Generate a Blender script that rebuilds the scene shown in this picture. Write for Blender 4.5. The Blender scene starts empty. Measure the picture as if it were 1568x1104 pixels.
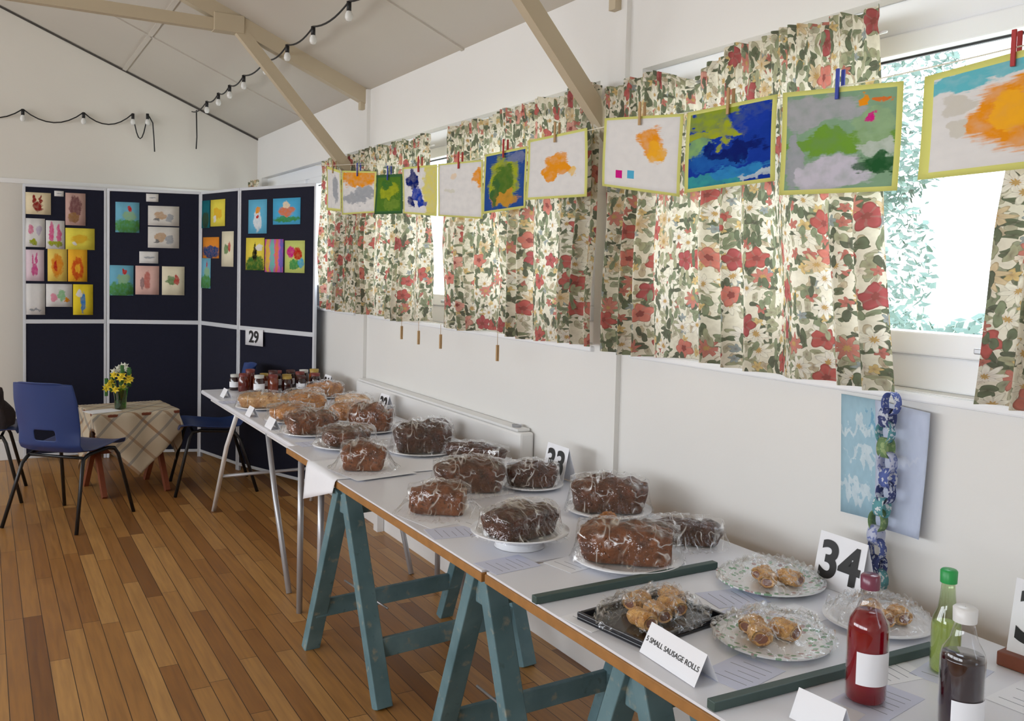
import bpy, math, random
from mathutils import Vector, Matrix, noise
random.seed(7)
D=bpy.data; coll=bpy.context.scene.collection
def C(r,g,b):
    f=lambda c:((c/255)/12.92 if c/255<=.04045 else (((c/255)+.055)/1.055)**2.4)
    return (f(r),f(g),f(b),1)
# ---------- node helpers
def NEW(name):
    m=D.materials.new(name);m.use_nodes=True;nt=m.node_tree
    return m,nt,nt.nodes['Principled BSDF']
def N(nt,typ,ins=None,**pr):
    n=nt.nodes.new(typ)
    for k,v in pr.items(): setattr(n,k,v)
    for k,v in (ins or {}).items():
        if isinstance(v,bpy.types.NodeSocket): nt.links.new(v,n.inputs[k])
        else: n.inputs[k].default_value=v
    return n
def M(nt,op,a,b=0.0,c=None,cl=False):
    ins={0:a,1:b}
    if c is not None: ins[2]=c
    return N(nt,'ShaderNodeMath',ins,operation=op,use_clamp=cl).outputs[0]
def V(nt,op,a,b=(0,0,0)):
    n=N(nt,'ShaderNodeVectorMath',{0:a,1:b},operation=op)
    return n.outputs['Value'] if op in('LENGTH','DISTANCE') else n.outputs[0]
def MIX(nt,f,a,b,bt='MIX'):
    return N(nt,'ShaderNodeMixRGB',{0:f,1:a,2:b},blend_type=bt).outputs[0]
def NOISE(nt,vec,scale,detail=3,out=0):
    return N(nt,'ShaderNodeTexNoise',{'Vector':vec,'Scale':scale,'Detail':detail}).outputs[out]
def RAMP(nt,f,stops,const=False):
    n=N(nt,'ShaderNodeValToRGB',{0:f});r=n.color_ramp
    if const:r.interpolation='CONSTANT'
    while len(r.elements)<len(stops): r.elements.new(.5)
    for e,(p,c) in zip(r.elements,stops): e.position=p;e.color=c
    return n.outputs[0]
def sc(c,k): return (min(c[0]*k,1),min(c[1]*k,1),min(c[2]*k,1),1)
def PM(name,col,rough=.5,var=.1,scale=15,bump=0,bscale=60,metal=0,**kw):
    m,nt,b=NEW(name)
    tc=N(nt,'ShaderNodeTexCoord').outputs['Object']
    f=NOISE(nt,tc,scale)
    nt.links.new(MIX(nt,f,sc(col,1-var),sc(col,1+var)),b.inputs['Base Color'])
    b.inputs['Roughness'].default_value=rough;b.inputs['Metallic'].default_value=metal
    if bump:
        bn=N(nt,'ShaderNodeBump',{'Strength':bump,'Distance':.01,'Height':NOISE(nt,tc,bscale)})
        nt.links.new(bn.outputs[0],b.inputs['Normal'])
    for k,v in kw.items(): b.inputs[k.replace('_',' ')].default_value=v
    return m
# ---------- geometry helpers
def ob(name,vs,fs,mat=None,parent=None,smooth=False,uvs=None,solid=0,bevel=0,mats=None,mi=None):
    me=D.meshes.new(name);me.from_pydata([tuple(v) for v in vs],[],fs)
    if uvs:
        l=me.uv_layers.new(name='UVMap')
        for lp in me.loops: l.data[lp.index].uv=uvs[lp.vertex_index]
    for mm in (mats or ([mat] if mat else [])): me.materials.append(mm)
    if mi: 
        for p_,i in zip(me.polygons,mi): p_.material_index=i
    if smooth:
        for p_ in me.polygons:p_.use_smooth=True
    me.update();o=D.objects.new(name,me);coll.objects.link(o)
    if parent:o.parent=parent
    if solid:
        s=o.modifiers.new('s','SOLIDIFY');s.thickness=solid;s.offset=0
    if bevel:
        s=o.modifiers.new('b','BEVEL');s.width=bevel;s.segments=2;s.limit_method='ANGLE'
    return o
def grp(name,loc=(0,0,0),rot=0):
    e=D.objects.new(name,None);e.location=loc;e.rotation_euler=(0,0,rot);e.empty_display_size=.1;coll.objects.link(e);return e
def bx(x0,x1,y0,y1,z0,z1):
    v=[(x0,y0,z0),(x1,y0,z0),(x1,y1,z0),(x0,y1,z0),(x0,y0,z1),(x1,y0,z1),(x1,y1,z1),(x0,y1,z1)]
    f=[(0,3,2,1),(4,5,6,7),(0,1,5,4),(1,2,6,5),(2,3,7,6),(3,0,4,7)]
    return v,f
def boxes(name,lst,mat,parent=None,bevel=0):
    vs=[];fs=[]
    for l in lst:
        v,f=bx(*l);n=len(vs);vs+=v;fs+=[tuple(i+n for i in q) for q in f]
    return ob(name,vs,fs,mat,parent,bevel=bevel)
def beam(name,a,b,w,h,mat,parent=None,up=(0,0,1),bevel=0):
    a=Vector(a);b=Vector(b);d=(b-a).normalized();s=d.cross(Vector(up)).normalized();u=s.cross(d)
    vs=[]
    for p in(a,b):
        for i,j in((-1,-1),(1,-1),(1,1),(-1,1)): vs.append(p+s*i*w/2+u*j*h/2)
    fs=[(0,1,2,3),(7,6,5,4),(0,4,5,1),(1,5,6,2),(2,6,7,3),(3,7,4,0)]
    return ob(name,vs,fs,mat,parent,bevel=bevel)
def tube(name,pts,r,mat,parent=None,seg=8,closed=False):
    pts=[Vector(p) for p in pts];vs=[];fs=[];n=len(pts);pu=None
    for i,p in enumerate(pts):
        d=(pts[min(i+1,n-1)]-pts[max(i-1,0)]).normalized()
        if pu is None:
            pu=Vector((0,0,1)) if abs(d.z)<.9 else Vector((1,0,0))
        s=d.cross(pu).normalized();u=s.cross(d).normalized();pu=u
        rr=r[i] if isinstance(r,(list,tuple)) else r
        for k in range(seg):
            a=2*math.pi*k/seg;vs.append(p+s*math.cos(a)*rr+u*math.sin(a)*rr)
    for i in range(n-1):
        for k in range(seg):
            k2=(k+1)%seg;fs.append((i*seg+k,i*seg+k2,(i+1)*seg+k2,(i+1)*seg+k))
    fs.append(tuple(range(seg))[::-1]);fs.append(tuple((n-1)*seg+k for k in range(seg)))
    return ob(name,vs,fs,mat,parent,smooth=True)
def rev(name,prof,mat,parent=None,seg=32,loc=(0,0,0),wob=0):
    vs=[];fs=[];n=len(prof)
    for i,(r,z) in enumerate(prof):
        for k in range(seg):
            a=2*math.pi*k/seg;rr=r*(1+wob*math.sin(a*12))
            vs.append((loc[0]+rr*math.cos(a),loc[1]+rr*math.sin(a),loc[2]+z))
    for i in range(n-1):
        for k in range(seg):
            k2=(k+1)%seg;fs.append((i*seg+k,i*seg+k2,(i+1)*seg+k2,(i+1)*seg+k))
    return ob(name,vs,fs,mat,parent,smooth=True)
def grid(name,fn,nu,nv,mat,parent=None,uvf=None,solid=0,skip=None,smooth=True):
    vs=[];uv=[];fs=[]
    for j in range(nv+1):
        for i in range(nu+1):
            u=i/nu;v=j/nv;vs.append(fn(u,v));uv.append(uvf(u,v) if uvf else (u,v))
    for j in range(nv):
        for i in range(nu):
            if skip and skip((i+.5)/nu,(j+.5)/nv):continue
            a=j*(nu+1)+i;fs.append((a,a+1,a+nu+2,a+nu+1))
    return ob(name,vs,fs,mat,parent,smooth=smooth,uvs=uv,solid=solid)
def sheet(name,tl,tr,br,bl,mat,parent=None,bulge=0,n=6,solid=.0006):
    tl,tr,br,bl=map(Vector,(tl,tr,br,bl));nn=(tr-tl).cross(bl-tl).normalized()
    ph=random.random()*6
    def fn(u,v):
        p=bl.lerp(br,u).lerp(tl.lerp(tr,u),v)
        return p+nn*bulge*(math.sin(u*3+ph)*(1-v)+.5*math.sin(v*4+ph))
    return grid(name,fn,n,n,mat,parent,solid=solid)
def text(name,body,size,mat,parent,loc,rot,ext=.0004,off=0,align='CENTER'):
    t=D.curves.new(name,'FONT');t.body=body;t.size=size;t.extrude=ext;t.offset=off;t.align_x=align;t.align_y='CENTER'
    t.materials.append(mat);o=D.objects.new(name,t);coll.objects.link(o);o.parent=parent;o.location=loc;o.rotation_euler=rot;return o

# ---------- materials
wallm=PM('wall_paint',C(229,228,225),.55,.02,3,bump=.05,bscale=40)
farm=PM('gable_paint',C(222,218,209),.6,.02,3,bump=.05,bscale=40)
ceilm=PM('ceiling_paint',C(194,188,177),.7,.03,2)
beamm=PM('beam_cream',C(190,176,150),.55,.05,8)
white=PM('white_gloss',C(236,236,235),.3,.02,5)
framem=PM('board_frame',C(205,208,214),.35,.04,5)
upvc=PM('upvc',C(240,242,245),.25,.01,5)
navy=PM('navy_felt',C(13,16,38),.95,.25,60,bump=.3,bscale=300)
chrome=PM('grey_metal',C(185,187,192),.35,.05,10,metal=.5)
# weathered teal
teal,nt,b=NEW('teal_paint');tc=N(nt,'ShaderNodeTexCoord').outputs['Object']
n1=NOISE(nt,tc,7,5);n2=NOISE(nt,tc,26,6)
c=RAMP(nt,n1,[(.25,C(78,110,118)),(.55,C(102,134,142)),(.8,C(124,154,160))])
c=MIX(nt,M(nt,'MULTIPLY',M(nt,'SUBTRACT',n2,.60),8.0,cl=True),c,C(150,152,138))
c=MIX(nt,M(nt,'MULTIPLY',M(nt,'SUBTRACT',.36,n2),6.0,cl=True),c,C(66,86,88))
nt.links.new(c,b.inputs['Base Color']);b.inputs['Roughness'].default_value=.6
tabtop=PM('table_white',C(230,231,238),.3,.02,3)
ply=PM('ply_edge',C(160,112,58),.6,.35,25)
paper=PM('paper',C(240,241,246),.7,.02,9)
lilac=PM('paper_lilac',C(210,214,234),.7,.02,9)
black=PM('black',C(18,18,20),.5,.1,9)
blackt=PM('black_tube',C(22,22,24),.35,.1,9)
bluep=PM('blue_plastic',C(34,58,112),.35,.06,6)
woodr=PM('table_wood',C(120,60,35),.5,.2,20)
china=PM('china',C(232,233,237),.12,.01,5)
green_stick=PM('stick_green',C(62,82,78),.5,.12,20)
# floor
m,nt,b=NEW('floor_strips')
pos=N(nt,'ShaderNodeNewGeometry').outputs['Position'];sep=N(nt,'ShaderNodeSeparateXYZ',{0:pos})
RW=.072
row=M(nt,'FLOOR',M(nt,'DIVIDE',sep.outputs[0],RW))
rnd=N(nt,'ShaderNodeTexWhiteNoise',{'W':row},noise_dimensions='1D').outputs['Value']
vec=N(nt,'ShaderNodeCombineXYZ',{0:M(nt,'MULTIPLY_ADD',rnd,5.7,sep.outputs[1]),1:sep.outputs[0]}).outputs[0]
br=N(nt,'ShaderNodeTexBrick',{'Vector':vec,'Color1':(0,0,0,1),'Color2':(1,1,1,1),'Mortar':(.5,.5,.5,1),'Scale':1,'Mortar Size':.0014,'Mortar Smooth':.1,'Brick Width':1.05,'Row Height':RW},offset=.0,offset_frequency=2)
bc=RAMP(nt,br.outputs[0],[(0,C(130,84,40)),(.2,C(164,112,56)),(.55,C(184,132,70)),(1,C(204,154,90))])
g=N(nt,'ShaderNodeMapping',{0:pos,3:(38,2.2,1)}).outputs[0]
gn=NOISE(nt,g,1.6,6)
bc=MIX(nt,.55,bc,RAMP(nt,gn,[(.3,(.5,.45,.4,1)),(.65,(1,1,1,1))]),'MULTIPLY')
bc=MIX(nt,M(nt,'MULTIPLY',NOISE(nt,pos,1.3,2),.2),bc,C(98,60,30))
bc=MIX(nt,br.outputs[1],bc,C(50,30,16))
nt.links.new(bc,b.inputs['Base Color'])
nt.links.new(M(nt,'MULTIPLY_ADD',gn,.25,.26),b.inputs['Roughness'])
nt.links.new(N(nt,'ShaderNodeBump',{'Strength':.25,'Distance':.003,'Height':M(nt,'SUBTRACT',1.0,br.outputs[1])}).outputs[0],b.inputs['Normal'])
floorm=m
# curtain
m,nt,b=NEW('floral_cotton')
uv0=N(nt,'ShaderNodeTexCoord').outputs['UV']
wob=V(nt,'SUBTRACT',NOISE(nt,uv0,16,3,1),(.5,.5,.5))
uvd=V(nt,'MULTIPLY',V(nt,'ADD',uv0,V(nt,'MULTIPLY',wob,(.03,.03,0))),(1,1,0))
def layer(col,k,off,pet,rad,amp,prob,stops,stretch=(1,1,1),centre=None,edge=.6):
    v=V(nt,'MULTIPLY',V(nt,'ADD',uvd,(off,off*.7,0)),(k*stretch[0],k*stretch[1],0))
    vo=N(nt,'ShaderNodeTexVoronoi',{'Vector':v,'Scale':1.0,'Randomness':.9},voronoi_dimensions='2D')
    cs=N(nt,'ShaderNodeSeparateXYZ',{0:vo.outputs['Color']})
    df=N(nt,'ShaderNodeSeparateXYZ',{0:V(nt,'SUBTRACT',v,vo.outputs['Position'])})
    ang=M(nt,'ARCTAN2',df.outputs[1],df.outputs[0])
    pa=M(nt,'COSINE',M(nt,'MULTIPLY_ADD',ang,float(pet),M(nt,'MULTIPLY',cs.outputs[2],6.0)))
    thr=M(nt,'MULTIPLY_ADD',pa,amp,rad)
    dist=vo.outputs['Distance']
    mask=M(nt,'MULTIPLY',M(nt,'LESS_THAN',dist,thr),M(nt,'LESS_THAN',cs.outputs[1],prob))
    c=RAMP(nt,cs.outputs[0],stops,True)
    rel=M(nt,'DIVIDE',dist,thr)
    c=MIX(nt,1.0,c,RAMP(nt,rel,[(0,(.55,.5,.5,1)),(.3,(.85,.8,.8,1)),(.8,(1,1,1,1)),(1,(edge,edge*.95,edge*.9,1))]),'MULTIPLY')
    c=MIX(nt,M(nt,'MULTIPLY',M(nt,'LESS_THAN',pa,-.8),.35),c,(.25,.2,.17,1))
    if centre: c=MIX(nt,M(nt,'LESS_THAN',rel,.28),c,centre)
    return MIX(nt,mask,col,c)
col=MIX(nt,NOISE(nt,uv0,5),C(214,207,186),C(230,224,206))
gr=[(0,C(90,103,79)),(.3,C(126,138,108)),(.55,C(160,162,130)),(.8,C(78,88,71))]
col=layer(col,38,3.3,2,.36,.14,.7,[(0,C(180,177,152)),(.5,C(190,176,148)),(.8,C(150,157,130))],stretch=(1,.6,1))
col=layer(col,29,.3,2,.36,.16,.58,gr,stretch=(1,.5,1))
col=layer(col,38,1.7,2,.36,.18,.54,gr,stretch=(.5,1.1,1))
col=layer(col,25,4.1,5,.30,.09,.5,[(0,C(210,182,120)),(.35,C(184,104,94)),(.6,C(226,218,198)),(.8,C(146,158,158))])
col=layer(col,14,2.3,8,.35,.11,.66,[(0,C(230,226,208)),(.5,C(194,118,106)),(.62,C(212,190,152)),(.74,C(232,228,214))],centre=C(180,144,84))
col=layer(col,10.0,7.7,5,.30,.05,.40,[(0,C(180,78,76)),(.4,C(202,114,102)),(.7,C(168,66,74)),(.9,C(214,152,138))],centre=C(134,52,54))
spn=NOISE(nt,uv0,60,2)
col=MIX(nt,.35,col,RAMP(nt,spn,[(.35,(.72,.7,.68,1)),(.6,(1,1,1,1))]),'MULTIPLY')
col=layer(col,31,9.1,2,.31,.18,.40,gr,stretch=(1,.5,1))
col=MIX(nt,.10,col,C(206,198,175))
sh=N(nt,'ShaderNodeBsdfDiffuse',{'Color':col});tr=N(nt,'ShaderNodeBsdfTranslucent',{'Color':col})
mx=N(nt,'ShaderNodeMixShader',{0:.26,1:sh.outputs[0],2:tr.outputs[0]})
nt.links.new(mx.outputs[0],nt.nodes['Material Output'].inputs[0]);curtm=m
# transparent things
def film(name,base=.1,col=(1,1,1,1),rough=.08,tint=(1,1,1,1),scale=30,bump=.6,k=.6,dist=.01,streak=0,sscale=14):
    m,nt,b=NEW(name);nt.nodes.remove(b)
    tc=N(nt,'ShaderNodeTexCoord').outputs['Object']
    hh=M(nt,'ABSOLUTE',M(nt,'SUBTRACT',NOISE(nt,tc,scale,4),.5))
    bn=N(nt,'ShaderNodeBump',{'Strength':bump,'Distance':dist,'Height':hh}).outputs[0]
    lw=N(nt,'ShaderNodeLayerWeight',{'Blend':.5,'Normal':bn})
    f=M(nt,'MULTIPLY_ADD',M(nt,'POWER',lw.outputs['Facing'],3.0),k,base,cl=True)
    t=N(nt,'ShaderNodeBsdfTransparent',{'Color':tint});g=N(nt,'ShaderNodeBsdfGlossy',{'Color':col,'Roughness':rough,'Normal':bn})
    x=N(nt,'ShaderNodeMixShader',{0:f,1:t.outputs[0],2:g.outputs[0]}).outputs[0]
    if streak:
        def ln(vv,s,w):
            r=M(nt,'ABSOLUTE',M(nt,'SUBTRACT',NOISE(nt,vv,s,1),.5));return M(nt,'SUBTRACT',1.0,M(nt,'MULTIPLY',r,w),cl=True)
        s1=ln(V(nt,'MULTIPLY',tc,(1,.22,.3)),sscale*1.6,30.0)
        rt=N(nt,'ShaderNodeMapping',{0:tc,2:(0,.4,.9),3:(1,.2,1)}).outputs[0]
        s2=ln(rt,sscale*1.8,30.0)
        patch=M(nt,'MULTIPLY',M(nt,'SUBTRACT',NOISE(nt,V(nt,'ADD',tc,(9,2,5)),15,1),.48),7.0,cl=True)
        patch2=M(nt,'MULTIPLY',M(nt,'SUBTRACT',NOISE(nt,V(nt,'ADD',tc,(1,6,5)),15,1),.48),7.0,cl=True)
        sm=M(nt,'MULTIPLY',M(nt,'MAXIMUM',M(nt,'MULTIPLY',s1,patch),M(nt,'MULTIPLY',s2,patch2)),streak)
        d=N(nt,'ShaderNodeBsdfGlossy',{'Color':(1,1,1,1),'Roughness':.4})
        x=N(nt,'ShaderNodeMixShader',{0:sm,1:x,2:d.outputs[0]}).outputs[0]
    nt.links.new(x,nt.nodes['Material Output'].inputs[0]);return m
filmm=film('cling_film',.045,rough=.08,scale=14,bump=.8,k=.6,dist=.035,streak=.55)
bagm=film('poly_bag',.055,rough=.10,scale=12,bump=.8,k=.5,dist=.035,streak=.5,sscale=16)
glassm=film('window_glass',.02,rough=.0,scale=1,bump=0,k=.3)
bottleg=film('bottle_glass',.05,rough=.02,scale=2,bump=0,tint=(.96,.96,.97,1),k=.7)
bottlegreen=film('bottle_green_glass',.06,rough=.02,scale=2,bump=0,tint=C(225,236,208),k=.7)
vaseg=film('vase_green_glass',.12,rough=.03,scale=2,bump=0,tint=C(120,190,110))
def cakem(name,c1,c2,scale=24):
    m,nt,b=NEW(name);tc=N(nt,'ShaderNodeTexCoord').outputs['Object']
    n1=NOISE(nt,tc,scale,6);n2=NOISE(nt,tc,scale*4,4)
    c=RAMP(nt,n1,[(.32,c1),(.66,c2)])
    c=MIX(nt,M(nt,'MULTIPLY',M(nt,'SUBTRACT',.40,n2),9.0,cl=True),c,sc(c1,.4))
    c=MIX(nt,M(nt,'MULTIPLY',M(nt,'SUBTRACT',n2,.64),6.0,cl=True),c,sc(c2,1.45))
    nt.links.new(c,b.inputs['Base Color']);b.inputs['Roughness'].default_value=.4
    hh=M(nt,'MULTIPLY_ADD',n2,.3,n1)
    nt.links.new(N(nt,'ShaderNodeBump',{'Strength':.7,'Distance':.010,'Height':hh}).outputs[0],b.inputs['Normal']);return m
cake_dark=cakem('cake_dark',C(46,20,10),C(82,41,21))
cake_brown=cakem('cake_brown',C(58,28,13),C(102,56,29))
cake_mid=cakem('cake_mid',C(76,37,16),C(128,73,36))
cake_lite=cakem('cake_light',C(140,84,38),C(196,136,74))
bread=cakem('bread',C(164,112,62),C(220,178,126))
crumb=cakem('cut_crumb',C(120,78,44),C(156,108,66),60)
pastry=cakem('pastry',C(176,118,56),C(226,176,104),60)
# art material : brushed poster paint
def art(name,bg,blobs,border=None,bw=.06,dist=.25,sc_=5,wash=.3):
    m,nt,b=NEW(name);uv=N(nt,'ShaderNodeTexCoord').outputs['UV']
    off=random.random()*50
    uo=V(nt,'ADD',uv,(off,off,0))
    nz=NOISE(nt,uo,sc_,5,1)
    d=V(nt,'MULTIPLY',V(nt,'ADD',uv,V(nt,'MULTIPLY',V(nt,'SUBTRACT',nz,(.5,.5,.5)),(dist*1.5,dist*1.5,0))),(1,1,0))
    st=NOISE(nt,V(nt,'MULTIPLY',uo,(4,26,0)),2.2,6)
    st2=NOISE(nt,V(nt,'MULTIPLY',uo,(1,1,0)),9,5)
    c=bg
    for bl in blobs:
        u,v,ru,rv,cc=bl[:5];src=uv if len(bl)>5 else d
        if len(bl)>5:
            q=V(nt,'ABSOLUTE',V(nt,'SUBTRACT',src,(u,v,0)));s3=N(nt,'ShaderNodeSeparateXYZ',{0:q})
            mk=M(nt,'MULTIPLY',M(nt,'LESS_THAN',s3.outputs[0],ru),M(nt,'LESS_THAN',s3.outputs[1],rv))
        else:
            l=V(nt,'LENGTH',V(nt,'MULTIPLY',V(nt,'SUBTRACT',src,(u,v,0)),(1/ru,1/rv,0)))
            l=M(nt,'MULTIPLY_ADD',st,.6,M(nt,'SUBTRACT',l,.30))
            mk=M(nt,'MULTIPLY',M(nt,'SUBTRACT',1.10,l),5.0,cl=True)
            mk=M(nt,'MULTIPLY',mk,M(nt,'MULTIPLY_ADD',st2,.9,.48,cl=True))
        c=MIX(nt,mk,c,cc)
    c=MIX(nt,wash,c,RAMP(nt,st2,[(.3,(.62,.64,.68,1)),(.62,(1,1,1,1))]),'MULTIPLY')
    if border:
        q=V(nt,'ABSOLUTE',V(nt,'SUBTRACT',uv,(.5,.5,0)));s3=N(nt,'ShaderNodeSeparateXYZ',{0:q})
        mk=M(nt,'GREATER_THAN',M(nt,'MAXIMUM',s3.outputs[0],s3.outputs[1]),.5-bw)
        c=MIX(nt,mk,c,border)
    sh=N(nt,'ShaderNodeBsdfDiffuse',{'Color':c});tr=N(nt,'ShaderNodeBsdfTranslucent',{'Color':c})
    mx=N(nt,'ShaderNodeMixShader',{0:.15,1:sh.outputs[0],2:tr.outputs[0]})
    nt.links.new(mx.outputs[0],nt.nodes['Material Output'].inputs[0]);return m

# ---------- ROOM
XW=2.06;XL=-4.06;YF=8.0;YB=-2.6;ZE=2.64;RX=-1.0;ZR=ZE+.42*(XW-RX);T=.16
boxes('floor',[(XL-T,XW+T,YB-T,YF+T,-.1,0)],floorm)
wins=[(5.55,7.86),(2.92,5.28),(.08,2.66),(-2.3,-.1)]
def wallside(name,x0,x1):
    l=[(x0,x1,YB-T,YF+T,0,1.27),(x0,x1,YB-T,YF+T,2.29,ZE+.03)]
    ys=sorted([y for w in wins for y in w]);ys=[YB-T]+ys+[YF+T]
    for i in range(0,len(ys),2): l.append((x0,x1,ys[i],ys[i+1],1.27,2.29))
    return boxes(name,l,wallm)
wallside('wall_right',XW,XW+T);wallside('wall_left',XL-T,XL)
def gable(name,y0,y1,mat):
    p=[(XL-T,0),(XW+T,0),(XW+T,ZE+.02),(RX,ZR+.1),(XL-T,ZE+.02)]
    vs=[(x,y0,z) for x,z in p]+[(x,y1,z) for x,z in p]
    fs=[(0,1,2,3,4),(9,8,7,6,5)]+[(i,i+5,(i+1)%5+5,(i+1)%5) for i in range(5)]
    return ob(name,vs,fs,mat)
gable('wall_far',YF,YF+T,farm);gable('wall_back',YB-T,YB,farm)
def slab(xa,za,xb,zb):
    v=[(xa,YB-T,za),(xb,YB-T,zb),(xb,YF+T,zb),(xa,YF+T,za)];v+=[(x,y,z+.1) for x,y,z in v]
    return v,[(0,1,2,3),(7,6,5,4),(0,4,5,1),(1,5,6,2),(2,6,7,3),(3,7,4,0)]
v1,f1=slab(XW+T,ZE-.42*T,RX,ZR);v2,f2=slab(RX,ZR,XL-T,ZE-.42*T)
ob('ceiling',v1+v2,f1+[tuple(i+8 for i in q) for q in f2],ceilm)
zc=lambda x:ZE+.42*(XW-x)
g=grp('trim_1')   # ceiling battens
for i,x in enumerate([.99,-.3]): beam('batten_%d'%i,(x,YB,zc(x)-.004),(x,YF,zc(x)-.004),.03,.01,ceilm,g,up=(.42,0,1))
for i,y in enumerate([6.7,4.1,1.5]): beam('cross_batten_%d'%i,(XW,y,zc(XW)-.004),(RX,y,zc(RX)-.004),.03,.01,ceilm,g)
g=grp('trim_2');boxes('far_ledge',[(XL,1.74,YF-.03,YF,2.13,2.165)],white,g)
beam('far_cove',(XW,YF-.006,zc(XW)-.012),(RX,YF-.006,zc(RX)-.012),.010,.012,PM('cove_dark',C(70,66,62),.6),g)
g=grp('baseboard_right');boxes('skirting',[(XW-.018,XW,YB,YF,0,.14)],white,g,bevel=.004)
g=grp('baseboard_far');boxes('skirting',[(XL,XW-.02,YF-.018,YF,0,.14)],white,g,bevel=.004)
for i,y in enumerate([.17,2.79,5.40]):
    g=grp('roof_truss')
    beam('rafter',(XW,y,zc(XW)-.045),(RX,y,zc(RX)-.045),.06,.09,beamm,g)
    beam('rafter_far',(XL,y,zc(XW)-.045),(RX,y,zc(RX)-.045),.06,.09,beamm,g)
    beam('tie_beam',(1.28,y-.005,2.90),(-3.3,y-.005,2.90),.05,.065,beamm,g)
    beam('knee_brace',(1.24,y-.01,2.93),(2.02,y-.01,2.06),.045,.065,beamm,g)
    boxes('joint_plate',[(1.13,1.30,y-.042,y+.036,2.865,2.965)],beamm,g,bevel=.004)
    boxes('wall_post',[(XW-.022,XW+.01,y-.055,y+.055,0.14,ZE)],wallm,g)
    boxes('post_cap',[(XW-.05,XW,y-.02,y+.02,ZE-.12,ZE)],beamm,g)
# windows
for i,(a,bb) in enumerate(wins[:3]):
    g=grp('window_%d'%(i+1));x0,x1=XW+.05,XW+.12
    fr=[(x0,x1,a,bb,1.27,1.36),(x0,x1,a,bb,2.20,2.29),(x0,x1,a,a+.07,1.36,2.20),(x0,x1,bb-.07,bb,1.36,2.20)]
    q=(bb-a)/2 if i<2 else 1.06
    fr.append((x0,x1,a+q-.05,a+q+.05,1.36,2.20))
    boxes('frame',fr,upvc,g,bevel=.006)
    sash=[]
    for k in range(2):
        s0=a+(.07 if k==0 else q+.05);s1=(a+q-.05 if k==0 else bb-.07)
        for l in [(s0,s1,1.36,1.42),(s0,s1,2.145,2.20),(s0,s0+.05,1.42,2.145),(s1-.05,s1,1.42,2.145)]:
            sash.append((x0-.015,x1-.02,l[0],l[1],l[2],l[3]))
    boxes('sash',sash,upvc,g,bevel=.005)
    boxes('gasket',[(x0+.02,x0+.03,a+.12,bb-.12,2.139,2.147)],black,g)
    boxes('glass',[(x0+.025,x0+.031,a+.07,bb-.07,1.40,2.16)],glassm,g)
    boxes('sill',[(XW-.02,x0+.01,a-.01,bb+.01,1.245,1.268)],upvc,g,bevel=.006)
    boxes('handle',[(x0-.045,x0-.015,a+q+.09,a+q+.11,1.375,1.395),(x0-.05,x0-.038,a+q+.09,a+q+.20,1.378,1.393)],chrome,g,bevel=.003)
for i,(a,bb) in enumerate(wins):
    g=grp('window_%d'%(i+4));x0,x1=XL-.12,XL-.05
    boxes('frame',[(x0,x1,a,bb,1.27,1.36),(x0,x1,a,bb,2.20,2.29),(x0,x1,a,a+.07,1.36,2.20),(x0,x1,bb-.07,bb,1.36,2.20)],upvc,g)
# ---------- curtains
def curtain(name,y1,y0,zt=2.245,zb=1.275,X=1.955,sag=None,seed=0,lean=0,lean1=0,droop=(0,0)):
    g=grp(name);L=y1-y0;n=int(L/.005)
    def fn(u,v):
        s=u*L;z=zb+(zt-zb)*v
        ph=2*math.pi*s/.125+2.4*math.sin(2*math.pi*s/.47+seed)+seed+1.2*noise.noise((s*2,seed,0))
        topd=zt-z
        p2=2*math.pi*s/.036+2*noise.noise((s*9,seed,7))
        if topd<.055: x=math.sin(p2)*.010+math.sin(ph)*.007
        elif topd<.075: x=math.sin(p2)*.003+math.sin(ph)*.003-.004
        else:
            k=min(1,(topd-.075)/.5);a=.010+.030*k
            x=math.sin(ph)*a*(.75+.6*noise.noise((s*5,seed,2)))+math.sin(p2)*.006*(1-k)+.03*k*noise.noise((s*3,z*2,seed))
        zz=z+v*(.008*math.sin(ph*.7)+.016*noise.noise((s*4,seed,0)))-(1-v)*.016*noise.noise((s*3,seed,5))-v**3*(droop[0]*(1-u)**3+droop[1]*u**3)
        if sag: zz-=v**4*sag[1]*math.exp(-((s-sag[0])/.10)**2)
        return (X+x,y1-s-lean*(1-v)*u+lean1*(1-v)*(1-u)+.010*math.cos(ph)*(1-v),zz)
    grid('cloth',fn,n,34,curtm,g,uvf=lambda u,v:(u*L*1.45+seed*3.1,(zt-zb)*v+seed*1.7))
    tube('curtain_wire',[(X+.014,y1+.02,zt-.07),(X+.014,y0-.02,zt-.07)],.004,white,g,6)
curtain('floral_curtain',7.86,7.60,seed=5)
curtain('floral_curtain',5.93,5.45,seed=1)
curtain('floral_curtain',5.43,4.24,seed=2,droop=(0,.02))
curtain('floral_curtain',4.04,2.77,seed=3,droop=(.01,0))
curtain('floral_curtain',2.75,1.575,seed=4,sag=(.50,.06),lean=.075,droop=(.03,0))
curtain('floral_curtain',1.15,.12,seed=6,lean1=.10)
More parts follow.
